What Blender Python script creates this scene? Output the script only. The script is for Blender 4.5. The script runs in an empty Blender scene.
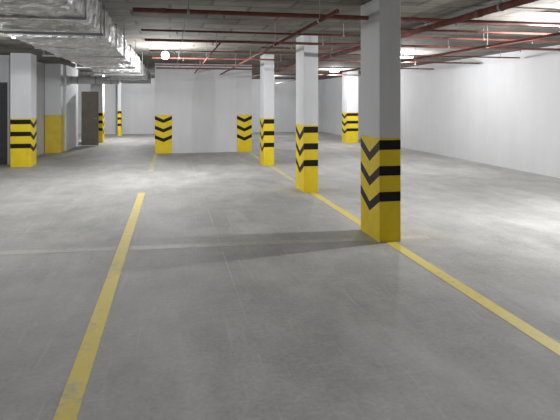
import bpy, bmesh, math, random
from mathutils import Vector, Matrix
random.seed(4)
S=bpy.context.scene
S.view_settings.view_transform='Standard'
COL=S.collection
CEIL=2.80
# ------------------------------------------------ materials
def newmat(name):
    m=bpy.data.materials.new(name); m.use_nodes=True
    nt=m.node_tree; b=nt.nodes['Principled BSDF']
    return m,nt,b
def N(nt,t,**kw):
    n=nt.nodes.new(t)
    for k,v in kw.items(): setattr(n,k,v)
    return n
def noise(nt,coord,scale,detail=4,rough=.55,stretch=None,rot=0):
    n=N(nt,'ShaderNodeTexNoise'); n.inputs['Scale'].default_value=scale
    n.inputs['Detail'].default_value=detail; n.inputs['Roughness'].default_value=rough
    src=coord
    if stretch:
        mp=N(nt,'ShaderNodeMapping'); mp.inputs['Scale'].default_value=stretch; mp.inputs['Rotation'].default_value=(0,0,rot)
        nt.links.new(coord,mp.inputs['Vector']); src=mp.outputs[0]
    nt.links.new(src,n.inputs['Vector']); return n.outputs['Fac']
def ramp(nt,fac,stops):
    r=N(nt,'ShaderNodeValToRGB')
    e=r.color_ramp.elements
    while len(e)<len(stops): e.new(.5)
    for i,(p,c) in enumerate(stops):
        e[i].position=p; e[i].color=(*c,1) if len(c)==3 else c
    nt.links.new(fac,r.inputs['Fac']); return r.outputs['Color']
def mix(nt,fac,a,b,mode='MIX'):
    m=N(nt,'ShaderNodeMix',data_type='RGBA',blend_type=mode)
    if isinstance(fac,(int,float)): m.inputs[0].default_value=fac
    else: nt.links.new(fac,m.inputs[0])
    for i,v in ((6,a),(7,b)):
        if isinstance(v,tuple): m.inputs[i].default_value=(*v,1)
        else: nt.links.new(v,m.inputs[i])
    return m.outputs[2]
def math_(nt,op,a,b=None,c=None):
    m=N(nt,'ShaderNodeMath',operation=op)
    for i,v in enumerate((a,b,c)):
        if v is None: continue
        if isinstance(v,(int,float)): m.inputs[i].default_value=v
        else: nt.links.new(v,m.inputs[i])
    return m.outputs[0]
def bump(nt,b,h,strength,dist=.02):
    n=N(nt,'ShaderNodeBump'); n.inputs['Strength'].default_value=strength; n.inputs['Distance'].default_value=dist
    nt.links.new(h,n.inputs['Height']); nt.links.new(n.outputs[0],b.inputs['Normal'])
def coord(nt): return N(nt,'ShaderNodeTexCoord').outputs['Object']
def wcoord(nt): return N(nt,'ShaderNodeNewGeometry').outputs['Position']
g=lambda v:(v,v,v)
def simple(name,c,rough=.6,metal=0,var=.12,scale=6):
    m,nt,b=newmat(name); co=coord(nt)
    f=noise(nt,co,scale)
    lo=tuple(x*(1-var) for x in c); hi=tuple(min(1,x*(1+var)) for x in c)
    nt.links.new(ramp(nt,f,[(.3,lo),(.7,hi)]),b.inputs['Base Color'])
    b.inputs['Roughness'].default_value=rough; b.inputs['Metallic'].default_value=metal
    return m
# concrete floor
def concrete_color(nt,co):
    a=noise(nt,co,.45,5,.6); f=noise(nt,co,2.4,9,.66); s=noise(nt,co,1.6,6,.6,(1.6,.7,1)); h=noise(nt,co,30,5,.65)
    c=ramp(nt,a,[(.3,(.43,.426,.411)),(.7,(.56,.556,.538))])
    c=mix(nt,.8,c,ramp(nt,f,[(.34,g(.74)),(.64,g(1.0))]),'MULTIPLY')
    c=mix(nt,.6,c,ramp(nt,s,[(.35,g(.78)),(.62,g(1.0))]),'MULTIPLY')
    c=mix(nt,.6,c,ramp(nt,h,[(.35,g(.73)),(.65,g(1.0))]),'MULTIPLY')
    return c,f,a
mfloor,nt,b=newmat('polished_concrete'); co=coord(nt)
c,f,a=concrete_color(nt,co)
sc=noise(nt,co,.8,7,.65,(1.8,.6,1)); c=mix(nt,ramp(nt,sc,[(.50,g(0)),(.68,g(.32))]),c,(.66,.66,.64))
sc2=noise(nt,co,.9,7,.65,(1.2,.9,1)); c=mix(nt,ramp(nt,sc2,[(.50,g(0)),(.66,g(.32))]),c,(.27,.27,.263))
for st,ro,am in (((7,.3,1),0,.16),((8,.4,1),-.7,.10),((.4,6,1),.1,.12)):
    s1=noise(nt,co,3,3,.5,st,ro); c=mix(nt,ramp(nt,s1,[(.64,g(0)),(.70,g(am))]),c,(.68,.68,.66))
sp=N(nt,'ShaderNodeSeparateXYZ'); nt.links.new(co,sp.inputs[0])
jx=math_(nt,'LESS_THAN',math_(nt,'ABSOLUTE',math_(nt,'SUBTRACT',sp.outputs[0],.55)),.005)
jm=math_(nt,'MULTIPLY',jx,ramp(nt,noise(nt,co,1.1,3),[(.44,g(0)),(.56,g(.32))]))
c=mix(nt,jm,c,(.70,.70,.68))
nt.links.new(c,b.inputs['Base Color'])
nt.links.new(ramp(nt,f,[(.3,g(.58)),(.7,g(.74))]),b.inputs['Roughness'])
b.inputs['Specular IOR Level'].default_value=.28
bump(nt,b,noise(nt,co,25,4),.08,.004)
# painted plaster wall
def wallmat(name,c,dirt=.12):
    m,nt,b=newmat(name); co=wcoord(nt)
    a=noise(nt,co,.7,5); f=noise(nt,co,9,5)
    col=ramp(nt,a,[(.3,tuple(x*(1-dirt) for x in c)),(.7,c)])
    st=noise(nt,co,1.6,5,.6,(3,3,.35))
    col=mix(nt,.3,col,ramp(nt,st,[(.3,g(.86)),(.6,g(1))]),'MULTIPLY')
    nt.links.new(col,b.inputs['Base Color']); b.inputs['Roughness'].default_value=.75
    bump(nt,b,f,.1,.008); return m
mwall=wallmat('painted_plaster',(.69,.695,.71),.10); mshaft=wallmat('painted_column',(.70,.71,.73))
mceil,nt,b=newmat('formwork_concrete_ceiling'); co=coord(nt)
a=noise(nt,co,.9,8,.7); a2=noise(nt,co,.35,3,.5)
br=N(nt,'ShaderNodeTexBrick'); br.inputs['Scale'].default_value=.5
br.inputs['Mortar Size'].default_value=.012; br.inputs['Color1'].default_value=(.66,.66,.66,1); br.inputs['Color2'].default_value=(1,1,1,1); br.inputs['Mortar'].default_value=(.45,.45,.45,1)
nt.links.new(co,br.inputs['Vector'])
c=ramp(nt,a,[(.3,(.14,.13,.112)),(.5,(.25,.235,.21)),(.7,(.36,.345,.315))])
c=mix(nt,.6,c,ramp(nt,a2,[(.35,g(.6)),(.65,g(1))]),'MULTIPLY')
c=mix(nt,.8,c,br.outputs['Color'],'MULTIPLY'); nt.links.new(c,b.inputs['Base Color']); b.inputs['Roughness'].default_value=.9
b.inputs['Specular IOR Level'].default_value=.1
bump(nt,b,a,.2,.02)
# worn yellow floor paint
def linemat(name,yellow,w0,w1):
    m,nt,b=newmat(name); co=coord(nt)
    c,f,a=concrete_color(nt,co); w=noise(nt,co,14,8,.7); w2=noise(nt,co,1.5,3)
    k=math_(nt,'MULTIPLY_ADD',w2,.5,w)
    k=math_(nt,'MULTIPLY',k,.667)
    yc=mix(nt,.3,yellow,ramp(nt,f,[(.3,g(.7)),(.7,g(1))]),'MULTIPLY')
    nt.links.new(mix(nt,ramp(nt,k,[(w0,g(0)),(w1,g(1))]),c,yc),b.inputs['Base Color'])
    b.inputs['Roughness'].default_value=.6; return m
mline=linemat('yellow_line_paint',(.76,.61,.10),.33,.48)
mline2=linemat('rubbed_yellow_line_paint',(.66,.58,.22),.38,.58)
mfaint=linemat('worn_line_paint',(.55,.52,.36),.44,.68)
# striped columns
YT=1.19
def stripemat(name,axis,half,dip):
    m,nt,b=newmat(name); co=coord(nt)
    sp=N(nt,'ShaderNodeSeparateXYZ'); nt.links.new(co,sp.inputs[0])
    ax=math_(nt,'ABSOLUTE',sp.outputs[axis])
    t=math_(nt,'MULTIPLY_ADD',ax,-dip/half,dip)
    s=math_(nt,'ADD',sp.outputs[2],t)
    tot=None
    for lo,hi in ((1.055,1.165),(.76,.87),(.465,.575)):
        q=math_(nt,'MULTIPLY',math_(nt,'GREATER_THAN',s,lo),math_(nt,'LESS_THAN',s,hi))
        tot=q if tot is None else math_(nt,'ADD',tot,q)
    w=noise(nt,co,5,6,.6)
    y=ramp(nt,w,[(.3,(.74,.545,.02)),(.7,(.86,.65,.03))])
    dirt=noise(nt,co,18,5,.7); y=mix(nt,ramp(nt,dirt,[(.66,g(0)),(.74,g(.4))]),y,(.35,.3,.12))
    y=mix(nt,tot,y,(.006,.006,.007))
    nt.links.new(y,b.inputs['Base Color']); b.inputs['Roughness'].default_value=.55
    b.inputs['Specular IOR Level'].default_value=.25; return m
m_plain,nt,b=newmat('yellow_paint'); co=coord(nt)
nt.links.new(ramp(nt,noise(nt,co,4,6),[(.3,(.66,.49,.04)),(.7,(.78,.58,.05))]),b.inputs['Base Color']); b.inputs['Roughness'].default_value=.5
# foil duct
mfoil,nt,b=newmat('aluminium_foil'); co=coord(nt)
v=N(nt,'ShaderNodeTexVoronoi'); v.inputs['Scale'].default_value=8
dn=N(nt,'ShaderNodeTexNoise'); dn.inputs['Scale'].default_value=3; nt.links.new(co,dn.inputs['Vector'])
ad=N(nt,'ShaderNodeVectorMath',operation='MULTIPLY_ADD'); nt.links.new(dn.outputs['Color'],ad.inputs[0]); ad.inputs[1].default_value=(.5,.5,.5); nt.links.new(co,ad.inputs[2])
nt.links.new(ad.outputs[0],v.inputs['Vector'])
f=noise(nt,co,8,8,.75)
nt.links.new(ramp(nt,f,[(.38,(.66,.67,.68)),(.62,(.92,.92,.91))]),b.inputs['Base Color'])
b.inputs['Metallic'].default_value=.5; b.inputs['Roughness'].default_value=.32
bump(nt,b,math_(nt,'ADD',f,v.outputs['Distance']),1,.16)
mgalv=simple('galvanised_steel',(.32,.33,.33),.6,.4)
mred=simple('red_pipe_paint',(.19,.06,.048),.7,0,.35)
mbrass=simple('sprinkler_metal',(.20,.17,.14),.5,.5)
mwhitepl=simple('white_plastic',(.75,.75,.74),.4,0,.03)
mdoor=simple('brown_door',(.17,.145,.115),.5,0,.15)
mdark=simple('dark_metal_door',(.06,.06,.065),.5,0,.15)
msteel=simple('steel_handle',(.5,.5,.5),.3,1,.05)
mwhite_duct=simple('white_duct',(.6,.61,.62),.5,.1,.08)
def lampmat(name,s):
    m,nt,b=newmat(name); b.inputs['Base Color'].default_value=(1,1,1,1)
    b.inputs['Emission Color'].default_value=(.95,.98,1,1); b.inputs['Emission Strength'].default_value=s; return m
mlamp=lampmat('lamp_glow',14); mbulb=lampmat('bulb_glow',22)
# ------------------------------------------------ geometry helpers
def bm_box(bm,x0,x1,y0,y1,z0,z1,bev=0):
    r=bmesh.ops.create_cube(bm,size=1,matrix=Matrix.Translation(((x0+x1)/2,(y0+y1)/2,(z0+z1)/2))@Matrix.Diagonal((x1-x0,y1-y0,z1-z0,1)))
    if bev:
        es=list({e for v in r['verts'] for e in v.link_edges})
        bmesh.ops.bevel(bm,geom=es,offset=bev,segments=2,affect='EDGES',profile=.5)
def bm_cyl(bm,p,q,r,seg=14,r2=None):
    p=Vector(p);q=Vector(q);d=q-p
    M=Matrix.Translation((p+q)/2)@d.to_track_quat('Z','Y').to_matrix().to_4x4()
    bmesh.ops.create_cone(bm,cap_ends=True,segments=seg,radius1=r,radius2=r if r2 is None else r2,depth=d.length,matrix=M)
def finish(bm,name,mat,parent=None,loc=(0,0,0),smooth=False):
    me=bpy.data.meshes.new(name); bmesh.ops.recalc_face_normals(bm,faces=bm.faces); bm.to_mesh(me); bm.free()
    me.materials.append(mat)
    if smooth:
        for p in me.polygons: p.use_smooth=len(p.vertices)==4
    o=bpy.data.objects.new(name,me); COL.objects.link(o)
    if parent: o.parent=parent
    o.location=loc; return o
def empty(name,loc,label,cat,group=None):
    e=bpy.data.objects.new(name,None); e.empty_display_size=.2; e.location=loc; COL.objects.link(e)
    e['label']=label; e['category']=cat
    if group: e['group']=group
    return e
def struct(name,x0,x1,y0,y1,z0,z1,mat,label=None):
    bm=bmesh.new(); bm_box(bm,x0,x1,y0,y1,z0,z1); o=finish(bm,name,mat); o['kind']='structure'
    if label: o['label']=label
    return o
# ------------------------------------------------ shell
YB=27.0; YF=-5; XL=-8; XR=8.0
struct('floor',XL-.2,XR+.2,YF-.2,YB+.2,-.2,0,mfloor,'grey polished concrete parking floor')
struct('ceiling',XL-.2,XR+.2,YF-.2,YB+.2,CEIL,CEIL+.2,mceil,'bare grey concrete ceiling slab')
struct('wall_right',XR,XR+.2,YF,YB,0,CEIL,mwall,'white painted wall')
struct('wall_back',XL,XR,YB,YB+.2,0,CEIL,mwall,'white painted wall')
struct('wall_left',XL-.2,XL,YF,YB,0,CEIL,mwall,'white painted wall')
struct('wall_front',XL,XR,YF-.2,YF,0,CEIL,mwall,'white painted wall')
struct('wall_center',-.46,2.58,16.6,20.6,0,CEIL,mwall,'white painted partition block')
struct('wall_partition_front',XL,-5.15,14.4,14.6,0,CEIL,mwall)
struct('wall_partition_lintel',-5.15,-4.05,14.4,14.6,2.1,CEIL,mwall)
struct('wall_partition_side',-4.05,-3.85,14.4,20.2,0,CEIL,mwall)
struct('wall_partition_back',-3.85,-3.3,18.0,20.2,0,CEIL,mwall)
bm=bmesh.new(); bm_box(bm,-5.1,-4.1,14.44,14.5,.01,2.06,.004)
bm_box(bm,-5.15,-5.1,14.4,14.56,0,2.1);bm_box(bm,-4.1,-4.05,14.4,14.56,0,2.1);bm_box(bm,-5.1,-4.1,14.4,14.56,2.06,2.1)
o=finish(bm,'door_1',mdark); o['kind']='structure'; o['label']='dark grey metal door in its frame'
# ------------------------------------------------ columns
def column(x0,x1,y0,y1,label,vaxis=1,dip=.16,plain=False,group='striped yellow parking columns',shaft=None):
    cx,cy=(x0+x1)/2,(y0+y1)/2; hx,hy=(x1-x0)/2,(y1-y0)/2
    e=empty('column',(cx,cy,0),label,'column',group)
    m=m_plain if plain else stripemat('yellow_black_chevrons',vaxis,hy if vaxis==1 else hx,dip)
    bev=.004 if hy>.1 else .001
    bm=bmesh.new(); bm_box(bm,-hx,hx,-hy,hy,0,YT,bev); finish(bm,'painted_base',m,e)['label']='plain yellow painted base' if plain else 'yellow base with black chevron stripes'
    bm=bmesh.new(); bm_box(bm,-hx,hx,-hy,hy,YT,CEIL,bev); finish(bm,'shaft',shaft or mshaft,e)['label']='white painted upper shaft'
    return e
lab='white concrete column, yellow base with black chevrons'
column(2.33,2.59,5.55,6.15,lab+', on the yellow line')
column(2.31,2.57,8.88,9.48,lab+', on the yellow line')
column(2.31,2.57,12.85,13.45,lab+', on the yellow line')
column(6.72,7.18,19.2,19.8,lab+', near the white wall',dip=.12)
column(-.46,.06,16.585,16.6,lab+', against the partition block',0,dip=.11,shaft=mwall)
column(2.10,2.58,16.585,16.6,lab+', against the partition block',0,dip=.11,shaft=mwall)
column(-3.82,-3.36,13.8,14.4,lab+', beside the dark door',dip=.12)
column(-3.83,-3.36,17.4,18.0,'white column with plain yellow base, beside partition wall',plain=True,group=None)
column(-3.05,-2.60,21.5,22.1,lab+', behind the brown door')
column(-2.42,-2.25,25.6,25.85,lab+', near the far wall')
# ------------------------------------------------ brown open door
e=empty('open_door',(-3.16,20.0,0),'grey-brown metal door standing open beside partition wall','door')
bm=bmesh.new(); bm_box(bm,0.01,.60,-.02,.02,.02,1.98,.004); bm_box(bm,.1,.5,-.026,-.02,1.1,1.8,.003); bm_box(bm,.1,.5,-.026,-.02,.2,.9,.003)
finish(bm,'leaf',mdoor,e)
bm=bmesh.new(); bm_cyl(bm,(.55,-.02,1.0),(.55,-.07,1.0),.01); bm_cyl(bm,(.55,-.065,1.0),(.44,-.065,1.0),.009); finish(bm,'handle',msteel,e)
# ------------------------------------------------ floor lines
def line(p,q,w,label,m,h=.003):
    p=Vector((*p,0));q=Vector((*q,0)); mid=(p+q)/2; d=q-p
    bm=bmesh.new(); bm_box(bm,-w/2,w/2,-d.length/2,d.length/2,0,h)
    bmesh.ops.transform(bm,matrix=Matrix.Translation(mid)@Matrix.Rotation(math.atan2(-d.x,d.y),4,'Z'),verts=bm.verts)
    o=finish(bm,'parking_line',m); o['label']=label; o['category']='floor marking'; return o
line((-.53,.6),(-.485,9.45),.115,'long worn yellow painted line on the concrete floor',mline)
line((-.44,12.4),(-.42,16.4),.10,'faded yellow painted line running to the partition block',mline2)
yl='yellow painted line linking the striped columns'
line((2.46,1.2),(2.46,5.54),.12,yl,mline); line((2.46,6.16),(2.46,8.87),.12,yl,mline)
line((2.46,9.49),(2.46,12.84),.10,'rubbed '+yl,mline2); line((2.46,13.46),(2.46,16.4),.10,'rubbed '+yl,mline2)
cy=lambda x: 6.32-(x+6.5)*.068
line((-6.5,cy(-6.5)),(-.58,cy(-.58)),.15,'faded beige cross line on the concrete floor',mfaint,.0015)
line((-.42,cy(-.42)),(2.32,cy(2.32)),.15,'faded beige cross line on the concrete floor',mfaint,.0015)
line((2.6,cy(2.6)),(3.0,cy(3.0)),.13,'faded beige cross line beside the column',mfaint,.0015)
# ------------------------------------------------ big foil duct
e=empty('ventilation_duct',(-1.19,9,2.31),'large silver foil-wrapped rectangular duct hanging from ceiling','duct')
bm=bmesh.new()
HW=.49; y=-9.5; seg=.08
prof=[(-HW+2*HW*k/14,0) for k in range(15)]+[(HW,.06),(HW,.12),(HW,.18),(HW,.24),(HW,.3),(.24,.3),(-.24,.3),(-HW,.3),(-HW,.15)]
rows=[]
n=int(20.5/seg)
for i in range(n+1):
    r=[]
    for (px,pz) in prof:
        ph=(i%16)/16.0
        sag=-.03*math.sin(math.pi*ph)*(1-(px/HW)**2) if pz==0 else 0
        out=.014*math.sin(math.pi*ph) if abs(px)==HW and 0<pz<.3 else 0
        r.append(bm.verts.new((px+out*(1 if px>0 else -1)+random.uniform(-.009,.009),y+i*seg+random.uniform(-.025,.025),pz+sag+random.uniform(-.011,.011))))
    rows.append(r)
for i in range(n):
    for k in range(len(prof)):
        k2=(k+1)%len(prof); bm.faces.new((rows[i][k],rows[i][k2],rows[i+1][k2],rows[i+1][k]))
bm.faces.new(rows[0]); bm.faces.new(rows[-1])
finish(bm,'duct_body',mfoil,e)
for i in range(0,n+1,16):
    yy=y+i*seg; bm=bmesh.new(); H=HW+.016
    bm_box(bm,-H,H,yy-.03,yy+.03,-.025,.0);bm_box(bm,-H,H,yy-.03,yy+.03,.3,.32)
    bm_box(bm,-H,-HW,yy-.03,yy+.03,0,.3);bm_box(bm,HW,H,yy-.03,yy+.03,0,.3)
    finish(bm,'seam_band',mfoil,e)
for i in range(8,n,32):
    yy=y+i*seg; bm=bmesh.new(); bm_cyl(bm,(-HW-.05,yy,-.06),(-HW-.05,yy,CEIL-2.31),.006,8); bm_cyl(bm,(HW+.05,yy,-.06),(HW+.05,yy,CEIL-2.31),.006,8); bm_box(bm,-HW-.07,HW+.07,yy-.015,yy+.015,-.07,-.05)
    finish(bm,'hanger',mgalv,e)
# branch duct at far end
e=empty('branch_duct',(-2.5,18.9,2.35),'white round branch duct joining the foil duct','duct')
bm=bmesh.new(); bm_cyl(bm,(-.8,0,0),(.76,0,0),.13,24); finish(bm,'pipe_body',mwhite_duct,e,smooth=True)
for xx in (-.6,0,.5):
    bm=bmesh.new(); bm_cyl(bm,(xx-.015,0,0),(xx+.015,0,0),.14,24); finish(bm,'collar',mgalv,e)
bm=bmesh.new(); bm_cyl(bm,(-.3,0,.1),(-.3,0,CEIL-2.35),.006,8); finish(bm,'hanger',mgalv,e)
# second duct at upper left
e=empty('supply_duct',(-4.6,9,2.40),'pale grey rectangular duct below the ceiling','duct')
bm=bmesh.new(); bm_box(bm,-.3,.3,-4,5.3,0,.22,.006); finish(bm,'duct_body',mwhite_duct,e)
for yy in (-3,-1.5,0,1.5,3,4.5):
    bm=bmesh.new(); bm_box(bm,-.32,.32,yy-.02,yy+.02,-.02,.0);bm_box(bm,-.32,-.3,yy-.02,yy+.02,0,.22);bm_box(bm,.3,.32,yy-.02,yy+.02,0,.22);bm_box(bm,-.32,.32,yy-.02,yy+.02,.22,.24); finish(bm,'flange',mgalv,e)
for yy in (-2.2,3.8):
    bm=bmesh.new(); bm_cyl(bm,(0,yy,.2),(0,yy,CEIL-2.40),.008,8); finish(bm,'hanger',mgalv,e)
# ------------------------------------------------ sprinkler pipes
def pipe(p,q,r,z,heads,label='rust-red painted sprinkler pipe hung below the ceiling'):
    p=Vector((*p,z)); q=Vector((*q,z)); L=(q-p).length; d=(q-p).normalized()
    e=empty('sprinkler_pipe',p,label,'pipe','red sprinkler pipes')
    bm=bmesh.new(); bm_cyl(bm,(0,0,0),d*L,r,14); finish(bm,'pipe',mred,e,smooth=True)
    t=.6
    while t<L:
        bm=bmesh.new(); c=d*t; bm_cyl(bm,c+Vector((0,0,r)),(c.x,c.y,CEIL-z),.005,8); bm_cyl(bm,c-d*.015,c+d*.015,r+.005,14); finish(bm,'hanger',mgalv,e); t+=2.4
    t=.3+r
    while t<L and r>.024:
        bm=bmesh.new(); c=d*t; bm_cyl(bm,c-d*.03,c+d*.03,r+.006,14); finish(bm,'coupling',mred,e); t+=3
    t=heads
    while heads and t<L:
        bm=bmesh.new(); c=d*t; bm_cyl(bm,c,c-Vector((0,0,r+.03)),.008,8); bm_cyl(bm,c-Vector((0,0,r+.03)),c-Vector((0,0,r+.036)),.018,12); finish(bm,'sprinkler_head',mbrass,e); t+=2.9
for (x0,x1,yy,r,z,h) in ((-.40,7.9,5.9,.026,2.61,1.0),(2.95,7.9,6.8,.016,2.62,1.1),(-.40,7.9,7.6,.015,2.62,.5),(-.40,7.9,8.7,.022,2.61,1.1),(1.7,4.5,9.8,.013,2.64,.7),(-.40,7.9,10.6,.015,2.62,.5),(-.40,7.9,12.2,.020,2.61,.7),(-.40,7.9,14.6,.018,2.61,.5),(-.4,2.6,15.9,.018,2.61,.9)):
    pipe((x0,yy),(x1,yy),r,z,h)
pipe((2.95,18.5),(7.9,18.5),.020,2.61,1.1)
pipe((2.80,1),(2.80,26),.032,2.42,0)
pipe((1.55,4.7),(1.55,16.4),.020,2.46,0)
pipe((4.8,1.8),(4.8,26),.021,2.46,0)
pipe((.75,8.0),(.75,16.4),.014,2.50,0)
# ------------------------------------------------ cable tray
def tray(x,z,y1):
    e=empty('cable_tray',(x,0,z),'galvanised cable tray under the ceiling with dark cables','cable tray')
    bm=bmesh.new(); bm_box(bm,-.1,.1,2,y1,0,.004); bm_box(bm,-.104,-.1,2,y1,0,.05); bm_box(bm,.1,.104,2,y1,0,.05); finish(bm,'tray',mgalv,e)
    k=2.5
    while k<y1:
        bm=bmesh.new(); bm_cyl(bm,(0,k,0),(0,k,CEIL-z),.006,8); finish(bm,'hanger',mgalv,e); k+=2.8
    bm=bmesh.new()
    for xx in (-.06,-.03,.01,.05): bm_cyl(bm,(xx,2.05,.018),(xx,y1-.1,.018),.012,8)
    finish(bm,'cable',mdark,e)['kind']='stuff'
tray(3.78,2.7,26)
# ------------------------------------------------ lights
def lum(x,y,L,power,along='x',bulb=False,rad=.07,drop=0):
    if bulb:
        e=empty('bulb_lamp',(x,y,CEIL),'bare glowing bulb in a white ceiling holder','lamp')
        bm=bmesh.new(); bm_cyl(bm,(0,0,-.012),(0,0,0),.05,20); bm_cyl(bm,(0,0,-.13),(0,0,-.012),.022,16,.03); finish(bm,'lamp_holder',mwhitepl,e)
        bm=bmesh.new(); bmesh.ops.create_uvsphere(bm,u_segments=20,v_segments=12,radius=.08,matrix=Matrix.Translation((0,0,-.20))@Matrix.Diagonal((1,1,1.15,1))); finish(bm,'bulb',mbulb,e,smooth=True)
        lz=-.55
    else:
        e=empty('ceiling_or_fill_light',(x,y,CEIL),'white batten ceiling light or added fill light, with glowing diffuser','lamp','batten ceiling lights')  # also builds the added fill lamps that stay out of sight
        a,b_=(L/2,.05) if along=='x' else (.05,L/2)
        if drop:
            bm=bmesh.new(); bm_cyl(bm,(-a*.8,0,-drop-.01),(-a*.8,0,0),.005,8); finish(bm,'suspension_rod',mgalv,e)
            bm=bmesh.new(); bm_cyl(bm,(a*.8,0,-drop-.01),(a*.8,0,0),.005,8); finish(bm,'suspension_rod',mgalv,e)
        bm=bmesh.new(); bm_box(bm,-a,a,-b_,b_,-.05-drop,-drop,.005); finish(bm,'housing',mwhitepl,e)
        bm=bmesh.new(); bm_box(bm,-a+.02,a-.02,-b_+.008,b_-.008,-.11-drop,-.05-drop,.012); finish(bm,'diffuser',mlamp,e)
        lz=-.24-drop
    ld=bpy.data.lights.new('lamp_light','POINT'); ld.energy=power; ld.shadow_soft_size=rad; ld.color=(.985,.99,1)
    lo=bpy.data.objects.new('lamp_light',ld); COL.objects.link(lo); lo.parent=e; lo.location=(0,0,lz)
lum(-.1,11.4,.0,220,bulb=True)
lum(5.69,11.9,.40,190)
lum(5.9,18.2,.40,190)
lum(-1.9,22.5,.4,320)
lum(4.5,23.5,.4,120)
lum(-2.45,9.6,.4,160)  # added lamp hidden behind the duct, brightens the left floor and wall
lum(5.3,6.0,.4,350,rad=.06,drop=.25)
lum(.8,.8,.4,55,drop=.5)  # added out-of-view lamp for the foreground, hung low to clear pipe shadows
lum(-3.4,5.6,.4,105,drop=.4)  # added out-of-view pendant, throws grazing light on the duct underside
# world
w=bpy.data.worlds.new('World'); S.world=w; w.use_nodes=True
w.node_tree.nodes['Background'].inputs[0].default_value=(.6,.65,.7,1); w.node_tree.nodes['Background'].inputs[1].default_value=.1
# ------------------------------------------------ camera
cd=bpy.data.cameras.new('Camera'); cam=bpy.data.objects.new('Camera',cd); COL.objects.link(cam)
cd.sensor_width=36; cd.lens=36*520/560; cd.shift_y=-108/560
cam.location=(0,0,1.6); cam.rotation_euler=(math.pi/2,0,-math.atan(110/520))
cd.clip_start=.05
S.camera=cam
